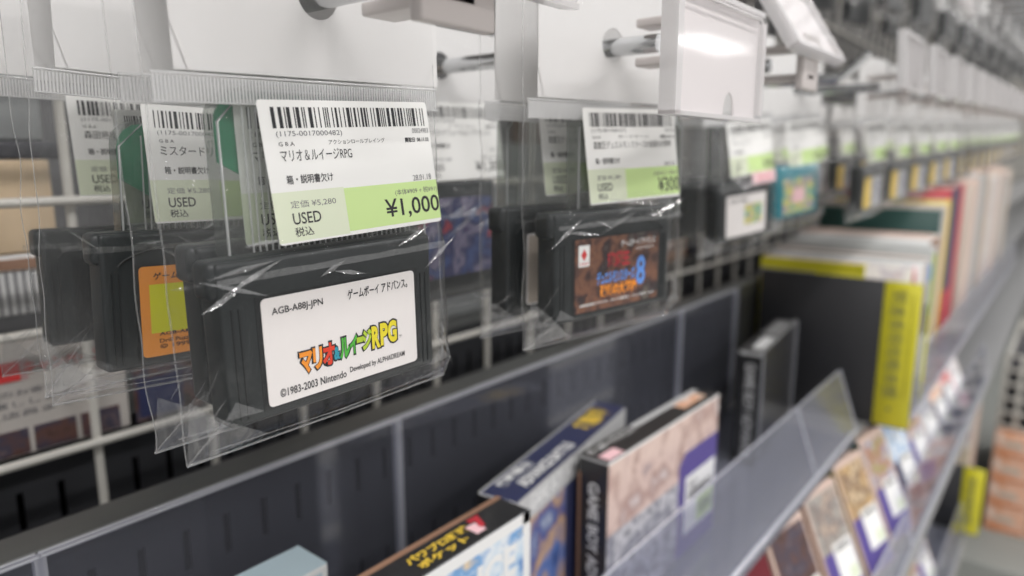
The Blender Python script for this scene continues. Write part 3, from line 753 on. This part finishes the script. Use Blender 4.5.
# ------------------------------------------------------------------ game boxes on the shelf
def box_thing(label, loc, yaw, W, D, H, front, back='black_box', lean=0., cat='game box', name='game_box', rolly=0.):
    """carton; origin at the bottom left front corner; x along its front"""
    t = thing(name, label, cat, loc, (lean, rolly, yaw))
    mb = MB().rbox((0, 0, 0), (W, D, H), back, .0005, 1, smooth=False)
    front(mb); mb.build('carton', t)
    return t
def lay(mb, face, W, D, H):
    """writers on a face: 'f' front, 't' top, 'l' left side; fractions, v down / towards the front"""
    e = .00018
    def P(u, v, k=0.):
        if face == 'f': return Vector((u * W, -e - k, (1 - v) * H))
        if face == 't': return Vector((u * W, (1 - v) * D, H + e + k))
        return Vector((-e - k, (1 - u) * D, (1 - v) * H))
    def Q(u0, u1, v0, v1, mat, k=0.): mb.quad(P(u0, v1, k), P(u1, v1, k), P(u1, v0, k), P(u0, v0, k), mat)
    def poly(pts, mat, k=0.): mb.add([P(u, v, k) for u, v in pts], [tuple(range(len(pts)))[::-1]], mat)
    def T(s, u0, u1, v0, v1, mat, off=0., k=.0001):
        o = P(u0, v1, k); a = P(u1, v1, k) - o; b = P(u0, v0, k) - o
        mb.text(s, o, a, b, a.length, b.length, mat, off)
    def TV(s, u0, u1, v0, v1, mat, off=0., k=.0001):      # turned a quarter clockwise, reading downwards
        o = P(u0, v0, k); a = P(u0, v1, k) - o; b = P(u1, v0, k) - o
        mb.text(s, o, a, b, a.length, b.length, mat, off)
    return Q, poly, T, TV
BW, BDp, BH_ = .1290, .0170, .0890
def fC(mb):
    Q, poly, T, TV = lay(mb, 'f', BW, BDp, BH_)
    Q(.0, 1, .0, 1, 'art_warm'); Q(.0, .61, .44, 1., 'art_grey', .00004); Q(0, 1, 0, .018, 'white_box', .00006)
    Q(.60, 1., .34, 1., 'purple', .00008); poly([(.60, .34), (.66, .27), (1., .27), (1., .34)], 'purple', .00008)
    Q(.67, .99, .45, .86, 'paper_white', .00012); Q(.80, .98, .66, .84, 'paper_green', .00015)
    T('USED', .69, .79, .50, .55, 'ink', 0, .0002); T('¥880', .82, .97, .70, .80, 'ink', 0, .0002)
    barcode(mb, .70 * BW, .96 * BW, .46 * 0 + (1 - .62) * BH_, (1 - .57) * BH_, Vector((0, -.0004, 0)), Vector(X3), Vector(Z3), 5)
    Q, poly, T, TV = lay(mb, 't', BW, BDp, BH_)
    T('ゲームボーイアドバンス', .02, .34, .10, .42, 'white_box', .03); Q(.02, .13, .55, .95, 'label_pink'); Q(.36, .97, .06, .30, 'lt_grey_ink'); Q(.70, .93, .30, .75, 'art_peach', .00005)
    Q, poly, T, TV = lay(mb, 'l', BW, BDp, BH_)
    TV('GAME BOY ADVANCE', .36, .72, .14, .97, 'white_box', .025); Q(.0, 1., 0., .015, 'lt_grey_ink'); Q(.0, .10, .10, 1., 'brown_edge')
box_thing('black spined game box with purple front corner and price sticker', (.2722, .1600, FLZ + .0016), R(-.5), BW, BDp, BH_, fC)
def fB(mb):
    Q, poly, T, TV = lay(mb, 'f', .1340, .0195, .0880)
    Q(0, 1, 0, 1, 'art_blue'); Q(0, 1, 0, .15, 'lt_grey_ink', .00005); T('GAME BOY ADVANCE', .1, .62, .02, .11, 'white_box', .02)
    Q(.38, .72, .15, 1, 'navy', .00006); poly([(.72, .2), (.86, .18), (.80, .5), (.84, 1.), (.66, 1.), (.66, .6)], 'brown_edge', .0001)
    Q, poly, T, TV = lay(mb, 't', .1340, .0195, .0880)
    Q(0, 1, 0, 1, 'navy'); Q(0, 1, 0, .06, 'lt_grey_ink', .00004); T('機動戦士', .08, .30, .12, .42, 'white_box', .05); T('ADVANCE BATTLE', .12, .52, .50, .85, 'white_box', .05)
    T('攻略対戦', .68, .92, .16, .82, 'gold', .09); Q(.0, .01, 0, 1, 'lt_grey_ink', .00004)
box_thing('dark blue topped game box with white lettering and yellow mark, slightly turned', (.2143, .1705, FLZ + .0016), R(9.8), .1340, .0195, .0880, fB, 'black_box')
def fA(mb):
    Q, poly, T, TV = lay(mb, 'f', BW, BDp, .0965)
    Q(0, 1, 0, 1, 'art_sky'); Q(0, 1, 0, .05, 'white_box', .00004); Q(.965, 1, 0, 1, 'white_box', .00004)
    T('ADVANCE', .35, .93, .10, .24, 'white_box', .04); T('WARS', .50, .93, .32, .52, 'navy_bright', .05); Q(.2, .95, .58, .62, 'navy_bright', .00006)
    Q, poly, T, TV = lay(mb, 't', BW, BDp, .0965)
    Q(0, 1, 0, .16, 'brown_edge'); T('パワプロ野球', .56, .80, .30, .56, 'gold', .05); T('ポケット', .57, .76, .60, .84, 'gold', .05); Q(.79, .83, .42, .80, 'label_pink', .00004); T('7', .82, .87, .24, .70, 'red', .09)
box_thing('game box with black top, yellow and red logo and blue sky front', (.0737, .1540, FLZ + .0016), 0, BW, BDp, .0965, fA)
def fD(mb):
    Q, poly, T, TV = lay(mb, 't', BW, BDp, .1000)
    Q(0, .62, 0, 1, 'art_sleeve'); Q(.62, 1, 0, 1, 'pale_blue')
    Q, poly, T, TV = lay(mb, 'f', BW, BDp, .1000); Q(0, .98, 0.02, 1, 'pale_blue')
box_thing('white and pale blue game box behind the one with the blue sky front', (-.0010, .1835, FLZ), R(-.5), BW, .0150, .1000, fD, 'white_box')
def fE(mb):
    Q, poly, T, TV = lay(mb, 'f', BW, BDp, BH_)
    Q(.02, .98, .03, .97, 'black_box')
    Q, poly, T, TV = lay(mb, 't', BW, BDp, BH_)
    Q(.08, .40, .35, .85, 'lt_grey_ink'); Q(.48, .90, .15, .8, 'shelf_steel'); Q(.0, 1., .94, 1., 'lt_grey_ink')
    Q, poly, T, TV = lay(mb, 'l', BW, BDp, BH_)
    TV('GAME BOY ADVANCE', .30, .75, .10, .95, 'lt_grey_ink', .03); Q(.0, 1., 0., .03, 'lt_grey_ink')
e = box_thing('black sleeved game box with pale spine lettering beside the black divider', (.5070, .1690, FLZ + .0016), R(6.5), .1270, .0185, .0885, fE)
mb = MB().prism([(-.0008, -.0008), (.1278, -.0008), (.1278, .0193), (-.0008, .0193)], .001, .0880, 'film', lambda u, v, d: (u, v, d))
for p in ((-.0008, -.0008), (.1278, -.0008)): mb.tube([(p[0], p[1], .001), (p[0], p[1], .088)], .0005, 'acrylic_edge', 5)
mb.build('clear_sleeve', e)

# ------------------------------------------------------------------ black divider with yellow tab
d = thing('shelf_divider', 'large black shelf divider with a yellow tab reading downwards on its front end', 'divider', (.660, .092, FLZ + .0006))
MB().rbox((0, .0, 0), (.0022, .1350, .1290), 'black_board', .0005, 1).build('board', d)
mb = MB().rbox((-.0006, .0002, .0008), (.0028, .0285, .1288), 'yellow', .0005, 1)
o0 = Vector((-.0009, .0225, .1215))
mb.text('関連専用攻略本棚', o0, (0, 0, -1), (0, -1, 0), .094, .0120, 'ink_dark_olive', -.004)
mb.text('・', Vector((-.0009, .018, .018)), (0, 0, -1), (0, -1, 0), .003, .003, 'ink_dark_olive')
for k in range(40): mb.box((-.0008, .0050, .118 - .0023 * k), (-.0006, .0066, .1192 - .0023 * k), 'olive')
mb.build('yellow_tab', d)

# ------------------------------------------------------------------ books and cases past the divider
def book(label, x, th, y0, y1, h, cover, spine, extra=None, lean=0.):
    mb = MB().rbox((0, 0, 0), (th, y1 - y0, h), cover, .0008, 1)
    mb.box((.0002, -.0003, .0005), (th - .0002, .0004, h - .0005), spine)
    mb.box((.0012, .002, h), (th - .0012, y1 - y0 - .001, h + .0003), 'book_grey' if len(label) % 2 else 'tan_edge')
    if extra: extra(mb, th, y1 - y0, h)
    o = mb.build('book'); o.location = (x, y0, FLZ + .0016); o.rotation_euler = (0, lean, 0)
    return tag(o, label, 'book', 'books past the divider')
def stripe(m1, a, b, m2=None, c=0, d_=0):
    def f(mb, th, L, h):
        mb.box((.0001, -.0006, a * h), (th - .0001, -.0002, b * h), m1)
        if m2: mb.box((.0001, -.0006, c * h), (th - .0001, -.0002, d_ * h), m2)
    return f
def ycover(mb, th, L, h):
    mb.box((-.0004, .001, h * .93), (0, L, h * .999), 'yellow'); mb.box((-.0004, L * .45, h * .87), (-.0001, L, h * .92), 'lt_grey_ink')
book('yellow edged guide book right behind the black divider', .6835, .010, .142, .236, .1365, 'yellow', 'art_sleeve', ycover)
book('red and white spined book second past the black divider', .6950, .011, .106, .236, .1375, 'art_sleeve', 'label_pink', stripe('red', .5, .95))
book('cream and pink spined book third past the black divider', .7070, .014, .100, .236, .1390, 'white_box', 'art_sleeve', stripe('brown_edge', .55, .82))
book('grey spined book with blue head past the black divider', .7220, .013, .098, .236, .1410, 'book_grey', 'lt_grey_ink', stripe('ink_blue', .86, .96, 'dark_carton', .5, .7))
book('lime and yellow spined tall book past the black divider', .7380, .0120, .097, .236, .1450, 'book_grey', 'logo_lime', stripe('yellow', .0, .6))
book('grey book lower than its neighbours, past the lime book', .7560, .030, .102, .236, .147, 'book_grey', 'lt_grey_ink', stripe('white_box', .6, .9))
book('brown spined white case past the grey book', .7900, .060, .108, .236, .152, 'white_box', 'brown_edge', stripe('white_box', .0, .3))
book('dark green covered tall book with reddish picture row', .8720, .016, .112, .236, .1760, 'dark_green', 'book_grey', lambda mb, th, L, h: mb.box((-.0004, .01, h * .55), (0, L * .5, h * .86), 'art_photo'))
book('beige tall book next to the dark green one', .8920, .040, .115, .236, .1790, 'beige', 'beige')
book('yellow spined tall book past the beige one', .9350, .040, .117, .236, .1820, 'yellow', 'gold')
book('navy and red spined tall book in the middle of the row', .9790, .062, .117, .236, .195, 'red', 'navy', stripe('red', .0, .35))
book('dark red spined tall book past the navy one', 1.0450, .040, .117, .236, .198, 'maroon', 'red')
xx = 1.09
for i in range(11):
    w = .05 + .012 * (i % 3)
    mt = ('beige', 'tan_edge', 'book_grey', 'art_toy', 'beige', 'art_sleeve')[i % 6]
    o = book('pale spined book in the blurred far end of the row', xx, w - .003, .112, .236, .195 + .006 * (i % 4), mt, mt); o['group'] = 'pale far books'; xx += w

# ------------------------------------------------------------------ lower tier: leaning boxes, lips, divider
def tbox(label, loc, yaw, lean, W, H, D, picmat, base, edge, side, group='leaning boxes on the lower tier', roll=0.):
    t = thing('game_box', label, 'game box', loc, (lean, roll, yaw), group)
    mb = MB().rbox((0, 0, 0), (W, D, H), edge, .0006, 1, smooth=False); e_ = .0002
    q = lambda u0, u1, v0, v1, mat, k=0.: mb.quad((u0 * W, -e_ - k, v0 * H), (u1 * W, -e_ - k, v0 * H), (u1 * W, -e_ - k, v1 * H), (u0 * W, -e_ - k, v1 * H), mat)
    q(.06, .94, .02, .95, picmat); q(.06, .94, .02, .50, base, .0001)
    mb.quad((-e_, D, 0), (-e_, 0, 0), (-e_, 0, H), (-e_, D, H), side)
    mb.build('carton', t)
    mb = MB().box((.34 * W, -.0007, .20 * H), (.90 * W, -.0004, .54 * H), 'paper_white').box((.62 * W, -.0009, .22 * H), (.88 * W, -.0007, .32 * H), 'paper_pale')
    barcode(mb, .40 * W, .84 * W, .48 * H, .52 * H, Vector((0, -.0009, 0)), Vector(X3), Vector(Z3), 9)
    mb.build('price_sticker', t)
    return t
specs = [
 ('dark maroon box lying at the start of the lower tier', 'maroon', 'maroon', 'maroon', 'maroon'),
 ('leaning box with brown corner picture and white sticker, first in full on the lower tier', 'art_photo', 'white_box', 'tan_edge', 'tan_edge'),
 ('leaning box with grey picture over a purple band, on the lower tier', 'art_photo2', 'purple', 'tan_edge', 'brown_edge'),
 ('leaning box with peach picture over a purple band and olive side', 'art_ochre', 'purple', 'tan_edge', 'olive'),
 ('leaning box with blue picture right under the yellow tab', 'art_toy', 'purple', 'tan_edge', 'dark_green'),
 ('leaning box with pale picture past the yellow tab on the lower tier', 'art_sky', 'navy', 'white_box', 'navy'),
 ('leaning box with bluish picture and dark side past the yellow tab', 'art_toy', 'purple', 'tan_edge', 'black_box'),
 ('leaning box with orange picture edge far along the lower tier', 'art_grey', 'lt_grey_ink', 'beige', 'dark_green'),
 ('leaning box with red picture and blue band far along the lower tier', 'art_peach', 'navy', 'white_box', 'orange_print'),
 ('leaning white box with red and blue marks at the far end of the lower tier', 'art_red', 'navy', 'white_box', 'white_box'),
 ('leaning pinkish box last on the lower tier', 'art_sleeve', 'label_pink', 'beige', 'beige')]
TB = []
for i, (lb_, pm, bs, ed, sd) in enumerate(specs):
    x = .350 + .0675 * i
    y = .098 - .010 * min(1., max(0., (x - .40) / .2))
    TB.append(tbox(lb_, (x, y, SLZ + .0012 + .0065), R(-10), R(-24), .0500, .090, .016, pm, bs, ed, sd, roll=R(0)))
# clear lips along the lower tiers
def lower_lip(label, x0, x1, y0, z0, y1, z1, yb, ys=.136):
    t = thing('acrylic_tray', label, 'tray', (x0, y0, z0)); L = x1 - x0
    P = [(0, 0, 0), (L, 0, 0), (L, y1 - y0, z1 - z0), (0, y1 - y0, z1 - z0)]
    mb = MB(); mb.add(P + [(p[0], p[1] + .0015, p[2]) for p in P], [(0, 1, 2, 3), (7, 6, 5, 4), (0, 4, 5, 1), (1, 5, 6, 2), (2, 6, 7, 3), (3, 7, 4, 0)], 'acrylic')
    mb.tube([P[3], P[2]], .0007, 'acrylic_edge', 6); mb.tube([P[0], P[1]], .0012, 'acrylic_edge', 6); mb.tube([P[1], P[2]], .0008, 'acrylic_edge', 6); mb.tube([P[0], P[3]], .0008, 'acrylic_edge', 6)
    mb.build('front_lip', t)
    MB().box((0, 0, .0004), (L, yb - y0, .0016), 'acrylic').build('floor_plate', t)
    mb = MB().tube([(0, ys - y0, .048), (L, ys - y0, .048)], .0016, 'chrome', 8)
    for xx in (.002, L - .002): mb.tube([(xx, ys - y0, .0016), (xx, ys - y0, .048)], .0016, 'chrome', 8)
    mb.build('support_bar', t)
    return t
lower_lip('clear lip tray in front of the first leaning boxes of the lower tier', .20, .640, .0765, SLZ, .084, SLZ + .030, .24, .146)
lower_lip('clear lip tray in front of the leaning boxes past the yellow tab', .645, 1.25, .0765, SLZ, .086, SLZ + .052, .24)
lower_lip('clear lip tray on the lowest tier before the small divider', .55, 1.195, .0765, -.567, .086, -.517, .24)
for i in range(6):
    pm, bs, ed, sd = [('art_sleeve', 'purple', 'white_box', 'navy'), ('art_toy', 'navy', 'tan_edge', 'black_box'), ('art_grey', 'purple', 'tan_edge', 'black_box')][i % 3]
    tbox('leaning box with white sticker on the lowest tier before the small divider', (.62 + .0675 * i, .090, -.567 + .0077), R(-10), R(-24), .0500, .090, .016, pm, bs, ed, sd, group='leaning boxes on the lowest tier')
d2 = thing('shelf_divider', 'small far black divider with olive yellow tab on the lowest tier', 'divider', (1.20, .060, -.567))
MB().rbox((0, 0, 0), (.0022, .17, .107), 'black_board', .0005, 1).build('board', d2)
mb = MB().rbox((-.0006, .0002, .0008), (.0028, .0275, .1065), 'yellow', .0005, 1)
mb.text('専用攻略本棚', Vector((-.0009, .0205, .092)), (0, 0, -1), (0, -1, 0), .074, .010, 'ink_dark_olive', .01)
mb.build('yellow_tab', d2)
for i in range(3):
    o = MB().rbox((0, 0, 0), (.03, .13, .19 + .01 * i), ('beige', 'brown_edge', 'tan_edge')[i], .001).box((-.0004, .0, .12), (.0, .05, .17), 'art_sleeve').build('book')
    o.location = (1.235 + .034 * i, .085, -.5655); tag(o, ('beige', 'brown', 'tan')[i] + ' backed book standing behind the small far divider', 'book')
# packs piled on the base deck at the far right, a wire basket on top
for r in range(4):
    for c in range(4):
        o = MB().rbox((0, 0, 0), (.50, .068, .0505), 'art_pack', .002, 2).box((-.0006, .006, .006), (0, .062, .012), 'orange_print').box((-.0006, .020, .024), (0, .050, .036), 'beige').build('card_pack_box')
        o.location = (1.60 + .006 * ((r * 3 + c) % 3), .006 - .0695 * (c - 0), -.7345 + .0515 * r)
        tag(o, 'orange and peach printed pack box piled on the grey base deck', 'box', 'orange pack boxes on the base deck')
mb = MB(); bx0, bx1, by0, by1, bz0, bz1 = 1.62, 2.0, -.14, .072, -.526, -.375
for k in range(9):
    y = by0 + (by1 - by0) * k / 8; mb.rbox((bx0, y - .004, bz0), (bx0 + .003, y + .004, bz1), 'wire_white', .0008, 1)
for k in range(6):
    z = bz0 + .004 + (bz1 - bz0 - .008) * k / 5; mb.rbox((bx0 - .001, by0, z - .004), (bx0 + .003, by1, z + .004), 'wire_white', .0008, 1)
mb.rbox((bx0, by0, bz0), (bx1, by0 + .003, bz1), 'wire_white', .0008, 1); mb.rbox((bx0, by1 - .003, bz0), (bx1, by1, bz1), 'wire_white', .0008, 1); mb.rbox((bx1 - .003, by0, bz0), (bx1, by1, bz1), 'wire_white', .0008, 1); mb.rbox((bx0, by0, bz0), (bx1, by1, bz0 + .003), 'wire_white', .0008, 1)
mb.rbox((bx0 + .012, by0 + .006, bz0 + .004), (bx1 - .006, by1 - .006, bz1 - .02), 'dark_carton', .001, 1)
tag(mb.build('basket'), 'white open lattice basket with dark contents on the orange pack boxes', 'basket')

# ------------------------------------------------------------------ lights, world, camera
w = bpy.data.worlds.new('shop_light'); SC.world = w; w.use_nodes = True
nt = w.node_tree; bg = nt.nodes['Background']
tc = nt.nodes.new('ShaderNodeTexCoord'); sx = nt.nodes.new('ShaderNodeSeparateXYZ'); rp = nt.nodes.new('ShaderNodeValToRGB')
nt.links.new(tc.outputs['Generated'], sx.inputs[0]); mp = nt.nodes.new('ShaderNodeMapRange')
mp.inputs['From Min'].default_value = -1; nt.links.new(sx.outputs['Z'], mp.inputs['Value'])
nt.links.new(mp.outputs[0], rp.inputs[0]); nt.links.new(rp.outputs[0], bg.inputs[0])
cr = rp.color_ramp; cr.elements[0].color = (.16, .155, .15, 1); cr.elements[0].position = .42; cr.elements[1].color = (1., .995, .99, 1); cr.elements[1].position = .72
bg.inputs[1].default_value = .9
def area(name, loc, rot, sx_, sy_, power, col=(1, .975, .965)):
    l = bpy.data.lights.new(name, 'AREA'); l.shape = 'RECTANGLE'; l.size = sx_; l.size_y = sy_; l.energy = power; l.color = col
    o = bpy.data.objects.new(name, l); COL.objects.link(o); o.location = loc; o.rotation_euler = rot
    return o
for i, (x, y) in enumerate(((-.6, -.75), (1.0, -.75), (2.6, -.75), (.2, -2.0))):
    area('ceiling_tube_light', (x, y, 1.35), (0, 0, 0), 1.2, .10, 16)
area('added_highlight_light', (8.6, -3.6, 1.35), (0, 0, 0), 1.6, .45, 17)  # unseen lamp added for the highlight on the upright tag holder
area('added_highlight_light', (5.2, -3.2, 1.35), (0, 0, 0), 1.6, .2, 20)  # second unseen lamp added for more reflections in the plastic
F = 700.
cam = bpy.data.cameras.new('camera'); co = bpy.data.objects.new('camera', cam); COL.objects.link(co)
cam.sensor_width = 36; cam.lens = F / 1024 * 36; cam.clip_start = .01
TH = math.atan(132 / F); PS = math.atan(573 / (F / math.cos(TH)))
fh = Vector((math.cos(PS), math.sin(PS), 0)); fw = fh * math.cos(TH) + Vector((0, 0, -math.sin(TH)))
co.rotation_euler = fw.to_track_quat('-Z', 'Y').to_euler()
cam.dof.use_dof = True; cam.dof.focus_distance = .165; cam.dof.aperture_fstop = 8.6
SC.camera = co
SC.view_settings.view_transform = 'Standard'; SC.view_settings.look = 'None'
SC.view_settings.gamma = 1; SC.view_settings.use_curve_mapping = False; SC.view_settings.exposure = 0.
SC.cycles.transparent_max_bounces = 48; SC.cycles.max_bounces = 10
SC.cycles.sample_clamp_indirect = 4.
